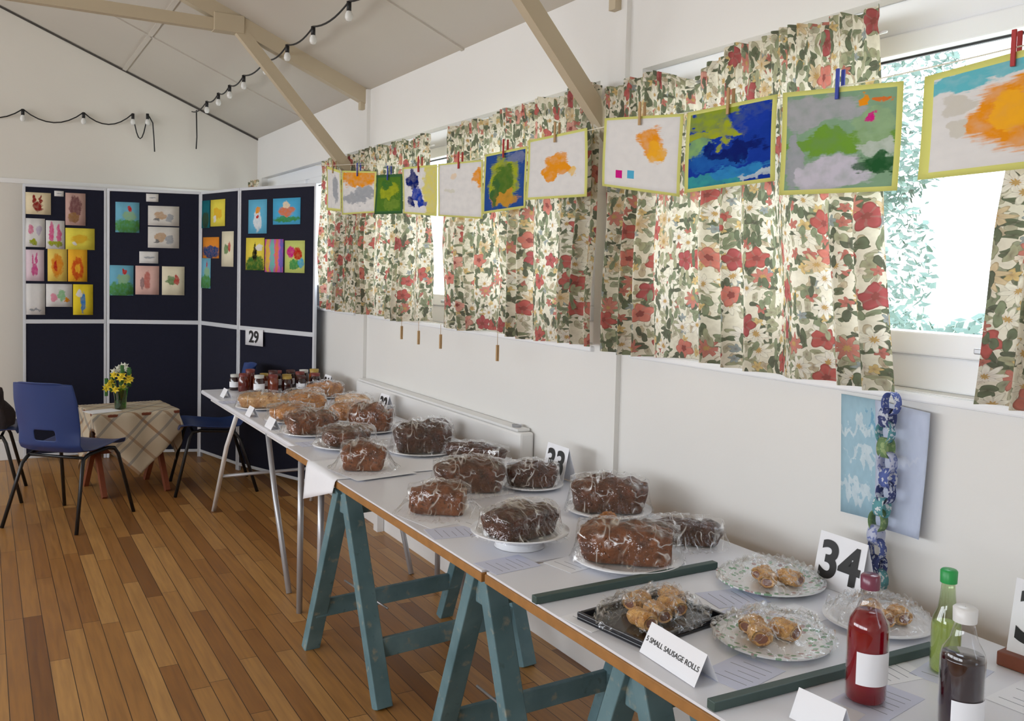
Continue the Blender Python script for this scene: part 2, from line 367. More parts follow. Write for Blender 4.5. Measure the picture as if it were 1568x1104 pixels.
# ---------- art line
W_=C(232,230,228);YB_=C(230,230,138);OR=C(238,156,36);BL=C(36,66,172);DB=C(24,38,112);GN=C(70,120,56);YG=C(168,178,48);LG=C(140,182,116);GY=C(168,172,178);RD=C(200,50,40);CY=C(90,180,215);PK=C(215,40,140)
arts=[
 (5.49,5.24,2.17,2.12,1.88,1.90,art('art1',W_,[(.6,.5,.2,.3,GY)],YB_)),
 (5.22,4.67,2.12,2.07,1.85,1.86,art('art2',W_,[(.55,.85,.6,.22,OR),(.4,.35,.35,.15,GY),(.7,.5,.3,.14,GY)],YB_,.04)),
 (4.67,4.32,2.05,2.03,1.83,1.84,art('art3',C(90,130,50),[(.5,.6,.35,.2,YG),(.4,.75,.2,.1,GN),(.6,.25,.3,.12,C(120,150,60))],C(70,110,70),.07)),
 (4.31,3.90,2.06,2.04,1.80,1.83,art('art4',W_,[(.85,.5,.25,.6,C(225,215,120)),(.3,.7,.14,.22,DB),(.42,.4,.16,.14,BL),(.25,.25,.1,.14,DB),(.55,.25,.1,.06,BL)],YB_,.04)),
 (3.89,3.45,2.04,2.02,1.77,1.80,art('art5',W_,[(.98,.7,.15,.2,OR),(.3,.5,.1,.06,C(220,218,205)),(.35,.75,.1,.05,C(235,215,190))],YB_,.03,wash=.2)),
 (3.44,3.09,2.04,2.04,1.80,1.79,art('art6',C(52,86,156),[(.5,.5,.34,.42,YG),(.5,.5,.22,.28,C(84,120,50)),(.55,.2,.35,.12,C(206,150,60)),(.75,.88,.2,.1,C(120,130,170)),(.3,.3,.08,.2,C(70,110,60))],YB_,.04)),
 (3.08,2.68,2.06,2.06,1.82,1.83,art('art7',W_,[(.50,.58,.2,.14,OR),(.40,.42,.12,.12,OR),(.60,.45,.12,.1,OR),(.75,.4,.08,.06,C(240,200,120))],YB_,.04,.25,wash=.15)),
 (2.58,2.17,2.08,2.04,1.79,1.85,art('art8',W_,[(.64,.68,.15,.22,OR),(.70,.5,.12,.14,C(244,180,50)),(.24,.2,.045,.055,PK,1),(.40,.21,.045,.055,CY,1)],YB_,.035,.2,wash=.12)),
 (2.15,1.79,2.04,2.04,1.81,1.80,art('art9',C(32,64,164),[(.45,.88,.6,.14,C(150,168,56)),(.35,.66,.38,.1,YG),(.75,.8,.22,.22,BL),(.15,.5,.12,.08,LG),(.35,.38,.36,.10,C(40,100,180)),(.55,.45,.3,.08,DB),(.3,.12,.4,.12,C(66,160,165)),(.65,.2,.35,.09,C(56,140,200)),(.82,.1,.2,.05,C(190,205,215))],YB_,.045,.35)),
 (1.77,1.40,2.04,2.01,1.76,1.77,art('art10',C(142,176,144),[(.3,.78,.42,.14,C(176,178,182)),(.5,.48,.6,.10,C(120,166,64)),(.45,.2,.35,.16,C(206,202,214)),(.80,.6,.2,.16,C(156,186,144)),(.85,.27,.2,.09,C(46,96,56)),(.10,.35,.07,.3,GY),(.85,.42,.2,.06,C(196,206,196)),(.72,.86,.06,.06,OR),(.78,.66,.05,.05,PK),(.86,.86,.05,.05,C(232,120,40))],YB_,.045,.25)),
 (1.345,.93,2.01,2.04,1.79,1.78,art('art11',W_,[(.20,.84,.2,.09,C(110,196,208)),(.5,.90,.35,.06,C(110,196,208)),(.50,.48,.24,.30,OR),(.50,.5,.12,.18,C(248,184,50)),(.2,.66,.08,.08,C(214,210,200)),(.22,.45,.06,.08,C(216,212,202)),(.8,.4,.12,.2,OR)],YB_,.06,.2,wash=.12))]
pegc=[PM('peg_red',C(170,40,40),.5),PM('peg_blue',C(40,60,160),.5),PM('peg_wood',C(180,145,100),.6),PM('peg_green',C(60,140,90),.5)]
g=grp('picture_line');pts=[]
for k in range(60):
    y=5.75-5.2*k/59;z=2.185-.17*min(1,(5.75-y)/1.6)+.012*math.sin(y*3)
    pts.append((1.8475,y,z+.025))
tube('cord',pts,.0018,PM('cord',C(225,220,205)),g,6)
pc=[2,1,1,0,0,0,2,2,2,1,0]
for i,(a,bb,z1,z2,z3,z4,mt) in enumerate(arts):
    g=grp('childs_painting')
    sheet('painted_sheet',(1.84,a,z1),(1.84,bb,z2),(1.845,bb+.01*(i%2),z3),(1.842,a+.01*((i+1)%2),z4),mt,g,bulge=.004,n=10)
    ym=(a+bb)/2;zm=(z1+z2)/2
    boxes('peg',[(1.830,1.835,ym-.005,ym+.005,zm-.03,zm+.045),(1.850,1.855,ym-.005,ym+.005,zm-.03,zm+.045)],pegc[pc[i]],g,bevel=.001)
for y,z in((4.5,1.245),(4.28,1.235),(4.02,1.235),(3.45,1.23)):
    g=grp('clothes_peg');tube('string',[(1.93,y,z+.05),(1.93,y,z)],.0012,pegc[2],g,5);boxes('peg',[(1.925,1.930,y-.005,y+.005,z-.07,z+.0),(1.932,1.937,y-.005,y+.005,z-.07,z+.0)],pegc[2],g,bevel=.001)
# ---------- display boards
panels=[((.262,7.86),(.843,7.80)),((.843,7.80),(1.512,7.57)),((1.512,7.57),(1.665,6.95)),((1.665,6.95),(1.985,6.12))]
ZT,ZM,ZB=2.11,1.08,.05
def rnd_art(kind):
    P={'hand':(C(240,225,190),[(.5,.35,.18,.22,C(150,50,45)),(.35,.7,.06,.2,C(150,50,45)),(.6,.7,.06,.2,C(150,50,45))]),'label':(W_,[(.5,.5,.3,.08,GY)]),
    'brown':(C(205,170,160),[(.5,.6,.3,.3,C(130,90,90)),(.4,.25,.3,.15,C(160,120,80))]),
    'wp':(W_,[(.3,.6,.15,.15,C(220,130,160)),(.7,.6,.15,.15,C(200,190,210)),(.4,.2,.2,.1,YG)]),'pink':(W_,[(.3,.6,.12,.35,C(225,100,150)),(.7,.5,.12,.35,C(225,100,150)),(.5,.2,.4,.1,YG)]),
    'yel':(C(240,225,90),[(.5,.5,.3,.2,C(235,190,60)),(.3,.3,.1,.1,W_)]),'ph':(C(236,215,225),[(.5,.35,.16,.2,C(215,90,150)),(.4,.7,.05,.2,C(215,90,150)),(.6,.7,.05,.2,C(215,90,150))]),
    'or':(C(245,215,110),[(.5,.5,.3,.35,C(235,150,50)),(.4,.5,.1,.15,RD)]),'or2':(C(250,190,60),[(.5,.4,.3,.35,C(220,90,40)),(.5,.4,.12,.16,C(250,190,60))]),
    'white':(W_,[(.5,.15,.3,.04,GY)]),'multi':(W_,[(.3,.4,.15,.2,C(230,150,170)),(.6,.5,.15,.25,C(150,200,150)),(.8,.3,.1,.1,OR)]),
    'yb':(C(240,215,60),[(.5,.4,.12,.35,C(60,130,200)),(.3,.7,.15,.1,W_)]),
    'land':(C(120,185,210),[(.5,.2,.6,.25,C(90,150,80)),(.6,.55,.3,.15,C(150,190,150)),(.6,.8,.08,.1,RD)]),
    'grey':(C(225,222,216),[(.4,.5,.2,.2,C(200,170,140)),(.7,.4,.12,.2,GY),(.3,.3,.08,.08,C(120,120,120))]),'pk2':(C(235,195,185),[(.5,.5,.15,.3,C(200,120,110)),(.3,.4,.08,.2,C(160,130,130))]),
    'cream':(C(240,232,205),[(.4,.5,.2,.15,C(120,150,100)),(.65,.55,.12,.15,C(200,90,80))]),
    'dk':(C(40,110,120),[(.5,.3,.4,.3,C(60,80,60))]),'ob':(C(235,150,60),[(.5,.3,.5,.3,C(50,80,130))]),
    'blue':(C(110,190,225),[(.5,.4,.2,.35,C(230,235,240)),(.5,.72,.12,.1,OR),(.5,.5,.07,.05,RD)]),'br':(C(90,185,230),[(.5,.5,.3,.2,C(225,130,90)),(.5,.75,.12,.12,C(240,220,190)),(.5,.2,.5,.1,C(80,160,90))]),
    'gy':(C(245,225,90),[(.5,.15,.5,.3,GN),(.5,.55,.1,.3,C(30,30,30)),(.7,.7,.2,.1,W_)]),
    'rb':(C(225,110,190),[(.15,.5,.12,.6,C(240,200,80)),(.4,.5,.12,.6,C(120,200,190)),(.65,.5,.1,.6,C(240,140,90)),(.9,.5,.1,.6,C(130,120,210))]),
    'rb2':(C(215,225,130),[(.3,.65,.2,.2,PK),(.65,.6,.2,.2,RD),(.5,.25,.25,.15,C(80,160,90)),(.8,.3,.15,.15,CY)])}
    bg,bl=P[kind];return art('pic_'+kind,bg,bl,dist=.2,wash=.1)
sh=[[('hand',.03,.33,.05,.21),('label',.37,.48,.03,.07),('brown',.50,.74,.04,.28),('wp',.03,.26,.24,.45),('pink',.27,.49,.25,.46),('yel',.50,.85,.30,.46),('ph',.03,.25,.47,.70),('or',.29,.52,.46,.70),('or2',.53,.76,.46,.70),('white',.03,.26,.72,.95),('multi',.27,.58,.72,.89),('yb',.59,.83,.72,.95)],
[('land',.09,.34,.09,.32),('label',.41,.54,.02,.08),('grey',.43,.76,.11,.26),('grey',.43,.76,.27,.43),('label',.34,.54,.46,.55),('land',.03,.28,.57,.80),('pk2',.30,.55,.57,.79),('cream',.58,.82,.57,.79)],
[('dk',.03,.25,.06,.27),('yel',.27,.65,.06,.26),('ob',.07,.50,.34,.50),('cream',.57,.87,.30,.56),('land',.03,.28,.50,.73)],
[('blue',.13,.38,.08,.32),('br',.46,.81,.08,.26),('gy',.10,.35,.35,.58),('rb',.36,.60,.36,.59),('rb2',.62,.87,.37,.59)]]
for i,(A,B) in enumerate(panels):
    A=Vector((*A,0));B=Vector((*B,0));d=(B-A).normalized();n=Vector((d.y,-d.x,0));L=(B-A).length
    g=grp('display_board');up=Vector((0,0,1))
    def P(s,z,o=0): return A+d*s+up*z+n*o
    e=.012
    for nm,z0,z1 in(('felt_top',ZM+.012,ZT-.01),('felt_bottom',ZB+.01,ZM-.012)):
        beam(nm,P(e,(z0+z1)/2,0),P(L-e,(z0+z1)/2,0),.012,z1-z0,navy,g)
    beam('rail_top',P(e,ZT,0),P(L-e,ZT,0),.025,.022,framem,g,bevel=.003)
    beam('rail_mid',P(e,ZM,0),P(L-e,ZM,0),.025,.032,framem,g,bevel=.003)
    beam('rail_bottom',P(e,ZB,0),P(L-e,ZB,0),.025,.022,framem,g,bevel=.003)
    for s in(e,L-e): beam('stile',P(s,0.0,0),P(s,ZT+.01,0),.02,.022,framem,g,up=n,bevel=.003)
    for k,(kd,u0,u1,v0,v1) in enumerate(sh[i]):
        z0=ZT-v1*1.03;z1=ZT-v0*1.03
        sheet('pinned_%s_%d'%(kd,k),P(u0*L,z1,.009),P(u1*L,z1,.009),P(u1*L,z0,.010),P(u0*L,z0,.010),rnd_art(kd),g,bulge=.0008,n=3)
    if i==3:
        sheet('number_card',P(.13*L,ZM-.0,.026),P(.37*L,ZM-.0,.026),P(.37*L,ZM-.12,.026),P(.13*L,ZM-.12,.026),paper,g,n=2)
        q=P(.25*L,ZM-.06,.030);text('number','29',.12,black,g,q,(math.pi/2,0,math.atan2(d.y,d.x)),off=.003)
# ---------- string lights
bulbm=PM('bulb_white',C(225,225,222),.2,.02)
g=grp('festoon_lights')
def sagl(a,b,s,n=8):
    a=Vector(a);b=Vector(b);return [a.lerp(b,k/n)-Vector((0,0,s*4*(k/n)*(1-k/n))) for k in range(n+1)]
yw=7.955;hp=[(-.6,yw,2.66),(-.15,yw,2.70),(.27,yw,2.69),(.69,yw,2.71),(1.05,yw,2.74),(1.16,yw,2.75)]
for a,bb in zip(hp[:-1],hp[1:]): tube('cable',sagl(a,bb,.09 if bb[0]-a[0]>.2 else .2),.005,black,g,6)
tube('cable_tail',[(1.16,yw,2.75),(1.2,yw,2.68),(1.21,yw,2.55),(1.215,yw,2.45)],.005,black,g,6)
tube('cable_tail',[(1.54,yw,2.82),(1.545,yw,2.6),(1.54,yw,2.5)],.005,black,g,6)
cp=[(1.50,y,2.80) for y in (7.93,7.35,6.95,6.6,6.2,5.65,5.2,4.73,4.19,3.65,3.1,2.5)]
for a,bb in zip(cp[:-1],cp[1:]): tube('cable',sagl(a,bb,.03),.005,black,g,6)
def bulb(p):
    tube('lampholder',[p,(p[0],p[1],p[2]-.045)],.012,black,g,8)
    rev('bulb',[(0.001,-.092),(.012,-.090),(.019,-.076),(.018,-.060),(.011,-.045)],bulbm,g,12,loc=p)
for p in hp[1:]+cp[1:]: bulb(p)
# ---------- radiator
g=grp('convector_heater',(0,0,0))
boxes('casing',[(1.985,XW-.004,3.33,5.32,.22,.86)],white,g,bevel=.012)
boxes('top_grille',[(1.99,2.05,3.36,5.29,.862,.872)],white,g)
rev('control_dial',[(.001,.0),(.02,.0),(.022,.01)],chrome,g,16,loc=(2.02,3.42,.872))
for y in(3.6,5.0): boxes('bracket_leg',[(2.0,2.04,y-.03,y+.03,0,.22)],white,g)
# ---------- tables
def trestle(yc,x0=1.19,x1=1.86,zt=.715,rot=0,dx=0,sp=.295):
    xm=(x0+x1)/2;h=(x1-x0)/2
    g=grp('wooden_trestle',(xm+dx,yc,0),rot)
    beam('top_beam',(-h,0,zt-.045),(h,0,zt-.045),.06,.09,teal,g,bevel=.004)
    for x in(-h+.015,h-.015):
        for s in(-1,1):
            beam('leg',(x,s*.03,zt-.005),(x,s*sp,.0),.064,.042,teal,g,up=(0,1,0),bevel=.003)
    for s in(-1,1):
        yy=s*sp*.76
        beam('rail',(-h,yy,.185),(h,yy,.185),.022,.07,teal,g,bevel=.003)
    tube('stay',[(-h+.1,-.18,.30),(-h+.1,.18,.30)],.004,chrome,g,6)
trestle(3.28,rot=math.radians(6),dx=-.025,sp=.31);trestle(2.20,rot=math.radians(2));trestle(1.50);trestle(.45)
def table(y0,y1,x0=1.15,x1=1.955):
    g=grp('trestle_table')
    boxes('board_core',[(x0,x1,y0,y1,.717,.742)],ply,g,bevel=.002)
    boxes('white_top',[(x0+.004,x1-.004,y0+.004,y1-.004,.7425,.7485)],tabtop,g)
    return g
table(2.115,3.335);table(.10,2.105,1.155);
g=table(3.345,3.985,1.165)
for x in(1.22,1.9):
    for y in(3.66,3.94):tube('leg',[(x,y,.717),(x,y,0)],.014,chrome,g)
g=grp('folding_table')
boxes('top',[(1.20,1.955,4.0,6.0,.722,.748)],tabtop,g,bevel=.008)
boxes('apron',[(1.24,1.26,4.1,5.9,.69,.722),(1.90,1.92,4.1,5.9,.69,.722)],white,g)
for x in(1.25,1.88):
    tube('leg',[(x,5.25,.70),(x,5.5,.47),(x,5.84,0)],.014,white,g)
    tube('leg_near',[(x,4.6,.70),(x,4.45,.4),(x,4.2,0)],.014,chrome,g)
tube('brace',[(1.25,5.65,.26),(1.88,5.65,.26)],.01,chrome,g)
# white cloth folded over joint
g=grp('white_tablecloth')
def fn(u,v):
    y=3.27+.36*v; s=u*.94
    if s<.80: x=1.95-s;z=.7515+.0015*noise.noise((x*9,y*9,0))
    else: x=1.146-.012*(s-.8)/.14-.01*noise.noise((y*8,1,0));z=.7515-(s-.80)*(.35+.75*v)
    return (x,y,z)
grid('cloth',fn,40,14,paper,g,solid=.001)
# ---------- plates / cakes
zt=.7495
def plate(name,x,y,R,h=.02,z=zt,mat=china,foot=.55):
    g=grp(name,(x,y,z))
    rev('dish',[(.001,.004),(R*foot,.004),(R*.62,.006),(R*.78,h*.7),(R,h),(R*1.0,h-.004),(R*.8,h*.7-.005),(R*foot,.0),(.001,.0)],mat,g,48);return g
def loaf(name,x,y,L,W,H,rot,mat,z=zt,Rf=None,seed=0,wr=True,ex=8,cut=0,rnd=0):
    g=grp(name,(x,y,z),rot)
    import bmesh
    bm=bmesh.new();bmesh.ops.create_cube(bm,size=2);bmesh.ops.subdivide_edges(bm,edges=bm.edges[:],cuts=19,use_grid_fill=True)
    if rnd: ex=3.2
    for v in bm.verts:
        c=v.co;r=(abs(c.x)**ex+abs(c.y)**ex+abs(c.z)**ex)**(1/ex);c/=r
        if rnd:
            q=math.hypot(c.x,c.y);mxx=max(abs(c.x),abs(c.y),1e-6)
            c.x*=mxx/max(q,1e-6) if q>0 else 1;c.y*=mxx/max(q,1e-6) if q>0 else 1
        tp=(c.z+1)/2;fx,fy=c.x,c.y
        c.x*=L/2*(.86+.14*tp);c.y*=W/2*(.82+.18*tp)
        dome=1-(.20*fx*fx+.30*fy*fy)*tp+.15*noise.noise((fx*2.2+seed,fy*2,1))*tp
        crack=-.12*math.exp(-((fy+.3*noise.noise((fx*3,seed,0)))/.13)**2)*tp*(abs(fx)<.75)*(0 if rnd else 1)
        c.z=tp*H*(dome+crack)
        nn=noise.noise(c*22+Vector((seed,0,0)));n2=noise.noise(c*80+Vector((seed,4,0)))
        c+=Vector((nn+.2*n2,noise.noise(c*20+Vector((0,seed,3)))+.2*n2,nn*tp))*.007+Vector((0,0,n2*tp*.002))
        c.z=max(c.z,0)
        if cut and c.x>L*cut: c.x=L*cut+.001*n2
    me=D.meshes.new('loaf');bm.to_mesh(me);bm.free();me.materials.append(mat);me.materials.append(crumb)
    for p_ in me.polygons:
        p_.use_smooth=True
        if cut and all(me.vertices[i].co.x>L*cut-.002 for i in p_.vertices): p_.material_index=1
    o=D.objects.new('loaf',me);coll.objects.link(o);o.parent=g
    if wr:
        Rf=Rf or max(L,W)*.62
        vs=[];fs=[];nr,na=44,170
        for i in range(nr+1):
            for k in range(na):
                a=2*math.pi*k/na;ca,sa=math.cos(a),math.sin(a);e_=3 if rnd else 6
                se=1/((abs(ca)/(L/2))**e_+(abs(sa)/(W/2))**e_)**(1/e_)
                t=i/nr
                if t<.55:
                    r=t/.55*(se+.003);X_=r*ca/(L/2);Y_=r*sa/(W/2);hh=H*(1.03-.18*X_*X_-.24*Y_*Y_+.09*noise.noise((X_*2.2+seed,Y_*2,1)))+.006
                    w=abs(noise.noise((r*ca*30,r*sa*30,seed)))*.013
                else:
                    q=(t-.55)/.45;rend=max(se+.02,Rf*(1+.06*math.sin(5*a+seed)));r=se+.003+(rend-se-.003)*q**2.0;hh=(H*.66)*(1-q)**1.3+.004
                    w=abs(noise.noise((ca*11+seed,sa*11,t*2)))*.026*min(1,q*2)*(1-.5*q)
                vs.append((r*ca,r*sa,max(hh+w,.003)))
        for i in range(nr):
            for k in range(na):
                k2=(k+1)%na;fs.append((i*na+k,i*na+k2,(i+1)*na+k2,(i+1)*na+k))
        ob('wrap',vs,fs,filmm,g,smooth=True)
    return g
R_=math.radians
ink=PM('ink',C(130,130,145))
def ppaper(x,y,w,h,rot,z=.7487,mat=paper,name='entry_slip',lines=True):
    g=grp(name,(x,y,z+random.random()*.0004),rot);boxes('card',[(-w/2,w/2,-h/2,h/2,0,.0006)],mat,g)
    if lines:
        l=[(-w*.38,w*(.38-.15*(k%3)),h*(.3-.15*k)-.0008,h*(.3-.15*k)+.0008,.0006,.0008) for k in range(5)]
        boxes('writing',l,ink,g)
# A
g=plate('cake_stand',1.36,2.27,.145,.03,z=zt+.02);rev('foot',[(.075,-.02),(.07,-.016),(.065,.002)],china,g,32)
loaf('fruit_loaf',1.36,2.27,.23,.14,.10,R_(15),cake_dark,z=zt+.026,Rf=.14,seed=1,cut=.44)
ppaper(1.30,2.66,.25,.22,R_(10),mat=paper,name='paper_doily',lines=False);loaf('fruit_loaf',1.30,2.69,.20,.12,.10,R_(-35),cake_mid,z=zt+.001,Rf=.15,seed=2,cut=.42)
ppaper(1.52,2.93,.26,.24,R_(5),name='paper_doily',lines=False);loaf('fruit_loaf',1.53,2.92,.26,.15,.12,R_(-20),cake_brown,z=zt+.001,Rf=.16,seed=3)
plate('china_plate',1.77,2.88,.12,.016);loaf('fruit_loaf',1.77,2.88,.20,.12,.09,R_(-30),cake_dark,z=zt+.006,Rf=.12,seed=4)
plate('china_plate',1.66,3.62,.15,.018);loaf('fruit_loaf',1.66,3.62,.25,.16,.13,R_(-15),cake_dark,z=zt+.006,Rf=.15,seed=5)
ppaper(1.32,3.34,.26,.24,R_(8),z=.7545,name='paper_doily',lines=False);loaf('fruit_loaf',1.30,3.38,.18,.13,.11,R_(-25),cake_mid,z=.756,Rf=.14,seed=6)
plate('china_plate',1.40,3.86,.15,.02);loaf('lemon_cake',1.40,3.86,.24,.22,.09,R_(10),cake_brown,z=zt+.006,Rf=.15,seed=7,rnd=1)
loaf('tea_loaf',1.81,3.40,.28,.09,.07,R_(-50),cake_dark,z=zt+.001,Rf=.14,seed=8)
plate('china_plate',1.82,2.46,.145,.018);loaf('fruit_loaf',1.82,2.46,.26,.15,.12,R_(-35),cake_brown,z=zt+.006,Rf=.145,seed=9)
plate('china_plate',1.55,2.00,.155,.02);loaf('fruit_loaf',1.55,2.00,.28,.15,.11,R_(-40),cake_mid,z=zt+.006,Rf=.155,seed=10,cut=.43)
loaf('tea_loaf',1.81,2.08,.25,.11,.075,R_(-35),cake_dark,z=zt+.001,Rf=.14,seed=11)
loaf('cake_slice',1.68,2.28,.07,.05,.06,R_(20),cake_lite,z=zt+.001,wr=False,seed=12)
loaf('cake_slice',1.60,2.22,.07,.045,.065,R_(-20),cake_mid,z=zt+.001,wr=False,seed=13)
# far bakes
fb=[('fruit_loaf',1.65,4.20,.22,.15,.13,cake_mid,0),('fruit_loaf',1.36,4.24,.24,.15,.11,cake_mid,0),('tea_loaf',1.82,3.90,.22,.12,.09,cake_dark,0),
('sponge_cake',1.38,4.64,.24,.22,.08,cake_lite,1),('fruit_loaf',1.68,4.56,.24,.15,.09,cake_lite,0),('sponge_cake',1.80,4.88,.22,.2,.08,bread,1),('tea_loaf',1.56,4.94,.2,.14,.09,cake_lite,0),
('seed_loaf',1.37,5.13,.28,.18,.08,bread,0),('sponge_cake',1.64,5.26,.22,.20,.07,bread,1),('seed_loaf',1.82,5.42,.22,.14,.09,cake_lite,0)]
for i,(nm,x,y,l,w,h,mt,rd) in enumerate(fb):
    rr=max(l,w)*.56
    plate('china_plate',x,y,rr,.014);loaf(nm,x,y,l,w,h,R_(-30+(i*37)%50),mt,z=zt+.006,Rf=rr,seed=20+i,rnd=rd)
# sausage rolls
meat=PM('sausage_meat',C(120,70,50),.6,.2,80)
def roll(g,x,y,z,L,r,rot,seed):
    L*=.92;r*=.9
    c,s=math.cos(rot),math.sin(rot)
    vs=[];fs=[];n=12;sg=18;mi=[]
    for i in range(n+1):
        t=i/n*2-1;rr=r*(1-abs(t)**8*.22)
        for k in range(sg):
            a=2*math.pi*k/sg;q=1+.14*noise.noise((t*3+seed,math.cos(a)*2,math.sin(a)*2))+.03*math.sin(t*14+a)
            lx=t*L/2;ly=rr*1.15*math.cos(a)*q;lz=rr*(.9)*math.sin(a)*q
            vs.append((x+lx*c-ly*s,y+lx*s+ly*c,z+r*.9+lz))
    for i in range(n):
        for k in range(sg):
            k2=(k+1)%sg;fs.append((i*sg+k,i*sg+k2,(i+1)*sg+k2,(i+1)*sg+k));mi.append(0)
    for e,i in((-1,0),(1,n)):
        cx=x+e*(L/2+.001)*c;cy=y+e*(L/2+.001)*s;b0=len(vs)
        for k in range(sg):
            p=Vector(vs[i*sg+k]);q=Vector((cx,cy,z+r*.9));vs.append(tuple(q.lerp(p,.7)))
        for k in range(sg):
            k2=(k+1)%sg;fs.append((i*sg+k,i*sg+k2,b0+k2,b0+k));mi.append(0)
        fs.append(tuple(b0+k for k in range(sg)));mi.append(1)
    ob('sausage_roll',vs,fs,None,g,smooth=True,mats=[pastry,meat],mi=mi)
def bag(g,R1,R2,H,seed,mat):
    nr,na=40,150;vs=[];fs=[]
    for i in range(nr+1):
        for k in range(na):
            a=2*math.pi*k/na;t=i/nr;ca,sa=math.cos(a),math.sin(a)
            wv=noise.noise((ca*3*t+seed,sa*3*t,0));w2=abs(noise.noise((ca*8*t,sa*8*t+seed,0)))
            z=.012+H*(1-t**2.5)*(.85+.3*wv)+w2*.026
            vs.append((R1*t*ca*(1+.08*wv),R2*t*sa*(1+.10*w2),max(z,.004)))
    for i in range(nr):
        for k in range(na):
            k2=(k+1)%na;fs.append((i*na+k,i*na+k2,(i+1)*na+k2,(i+1)*na+k))
    ob('bag',vs,fs,mat,g,smooth=True)
m,nt,b=NEW('floral_china');uv=N(nt,'ShaderNodeTexCoord').outputs['Object']
vo=N(nt,'ShaderNodeTexVoronoi',{'Vector':V(nt,'MULTIPLY',uv,(1,1,0)),'Scale':55.0},voronoi_dimensions='2D')
rad_=V(nt,'LENGTH',V(nt,'MULTIPLY',uv,(1,1,0)))
mk=M(nt,'MULTIPLY',M(nt,'LESS_THAN',vo.outputs['Distance'],.33),M(nt,'GREATER_THAN',rad_,.075))
nt.links.new(MIX(nt,mk,C(232,234,236),RAMP(nt,N(nt,'ShaderNodeSeparateXYZ',{0:vo.outputs['Color']}).outputs[0],[(0,C(130,172,140)),(.5,C(232,234,236)),(.75,C(180,150,150))],True)),b.inputs['Base Color']);b.inputs['Roughness'].default_value=.15;florch=m
g=grp('sausage_roll_plate',(1.78,1.69,zt));rev('dish',[(.001,.004),(.09,.004),(.12,.012),(.14,.02),(.14,.016),(.1,0),(.001,0)],florch,g,48)
roll(g,-.03,-.02,.006,.06,.022,R_(40),1);roll(g,.03,-.04,.006,.065,.024,R_(100),2);roll(g,.0,.03,.006,.055,.02,R_(10),3)
bag(g,.14,.135,.05,3,bagm)
# tray
blacktray=PM('black_tray',C(20,22,30),.2,.1,9)
g=grp('sausage_roll_tray',(1.34,1.63,zt),R_(8))
boxes('tray',[(-.14,.14,-.105,.105,0,.008),(-.14,-.13,-.105,.105,.008,.018),(.13,.14,-.105,.105,.008,.018),(-.13,.13,-.105,-.095,.008,.018),(-.13,.13,.095,.105,.008,.018)],blacktray,g,bevel=.002)
for k,(x,y,r) in enumerate([(-.065,-.03,80),(-.005,-.02,75),(.055,-.01,82),(.10,.03,78),(.01,.06,10)]): roll(g,x,y,.009,.07,.024,R_(r),k+5)
bag(g,.155,.115,.055,5,bagm)
g=grp('sausage_roll_plate',(1.50,1.41,zt));rev('dish',[(.001,.004),(.07,.004),(.10,.010),(.125,.016),(.125,.012),(.08,0),(.001,0)],florch,g,48)
roll(g,-.04,.0,.006,.06,.025,R_(50),12);roll(g,.03,-.005,.006,.065,.025,R_(95),13);roll(g,-.01,.055,.006,.055,.022,R_(15),14)
bag(g,.14,.13,.055,8,bagm)
g=grp('sausage_roll_plate',(1.81,1.38,zt));rev('dish',[(.001,.004),(.08,.004),(.10,.010),(.125,.016),(.125,.012),(.08,0),(.001,0)],china,g,48)
roll(g,-.02,-.02,.006,.065,.024,R_(80),22);roll(g,.035,-.03,.006,.06,.023,R_(60),23);roll(g,.01,.03,.006,.06,.022,R_(30),24)
bag(g,.12,.115,.055,11,bagm)
# sticks
g=grp('divider_stick');beam('lath',(1.15,1.845,.759),(1.74,1.855,.759),.022,.019,green_stick,g,bevel=.002)
g=grp('divider_stick');beam('lath',(1.16,1.235,.759),(1.78,1.215,.759),.022,.019,green_stick,g,bevel=.002)
# slips
for x,y,r in[(1.24,2.13,5),(1.24,2.47,-8),(1.42,2.06,10),(1.24,1.70,8),(1.62,1.66,-10),(1.55,1.55,15),(1.66,1.50,5),(1.33,1.33,12),(1.48,1.12,10),(1.60,1.20,-8),(1.72,1.13,12),(1.36,1.02,15),(1.75,.98,5),(1.38,2.52,12),(1.62,2.6,5),(1.72,2.2,-12),(1.27,4.36,5),(1.26,5.4,3),(1.3,4.0,3)]:
    ppaper(x,y,.11,.15,R_(90+r),mat=lilac if random.random()<.5 else paper)
# tent cards
def tent(x,y,L,h,rot,body=None,size=.018):
    g=grp('tent_card',(x,y,.7496),rot);w=h*.5
    vs=[(-w,-L/2,0),(-w,L/2,0),(0,L/2,h),(0,-L/2,h),(w,-L/2,0),(w,L/2,0)]
    ob('card',vs,[(0,1,2,3),(3,2,5,4)],paper,g,solid=.0008)
    if body:
        text('lettering',body,size,black,g,(-w*.5-.0015,0,h*.5),(math.atan2(h,w),0,-math.pi/2),ext=.0002)
tent(1.23,1.41,.185,.06,R_(-3),'5 SMALL SAUSAGE ROLLS',.0155)
tent(1.30,1.10,.10,.05,R_(5))
tent(1.235,4.46,.12,.05,0);tent(1.27,5.62,.10,.05,0);tent(1.235,4.86,.1,.05,0)
def sign(x,y,body,w=.16,h=.135,rot=0,block=False):
    g=grp('number_sign',(x,y,.749),rot);z=0
    if block: boxes('block',[(-.03,.03,-.09,.09,0,.03)],woodr,g,bevel=.003);z=.03
    vs=[(-.008,-w/2,z),(-.008,w/2,z),(.02,w/2,z+h),(.02,-w/2,z+h),(.06,-w/2,z),(.06,w/2,z)]
    ob('card',vs,[(0,1,2,3),(3,2,5,4)] if not block else [(0,1,2,3)],paper,g,solid=.002)
    text('digits',body,h*.98,black,g,(.0035,0,z+h*.48),(math.atan2(h,.028),0,-math.pi/2),ext=.0003,off=.004)
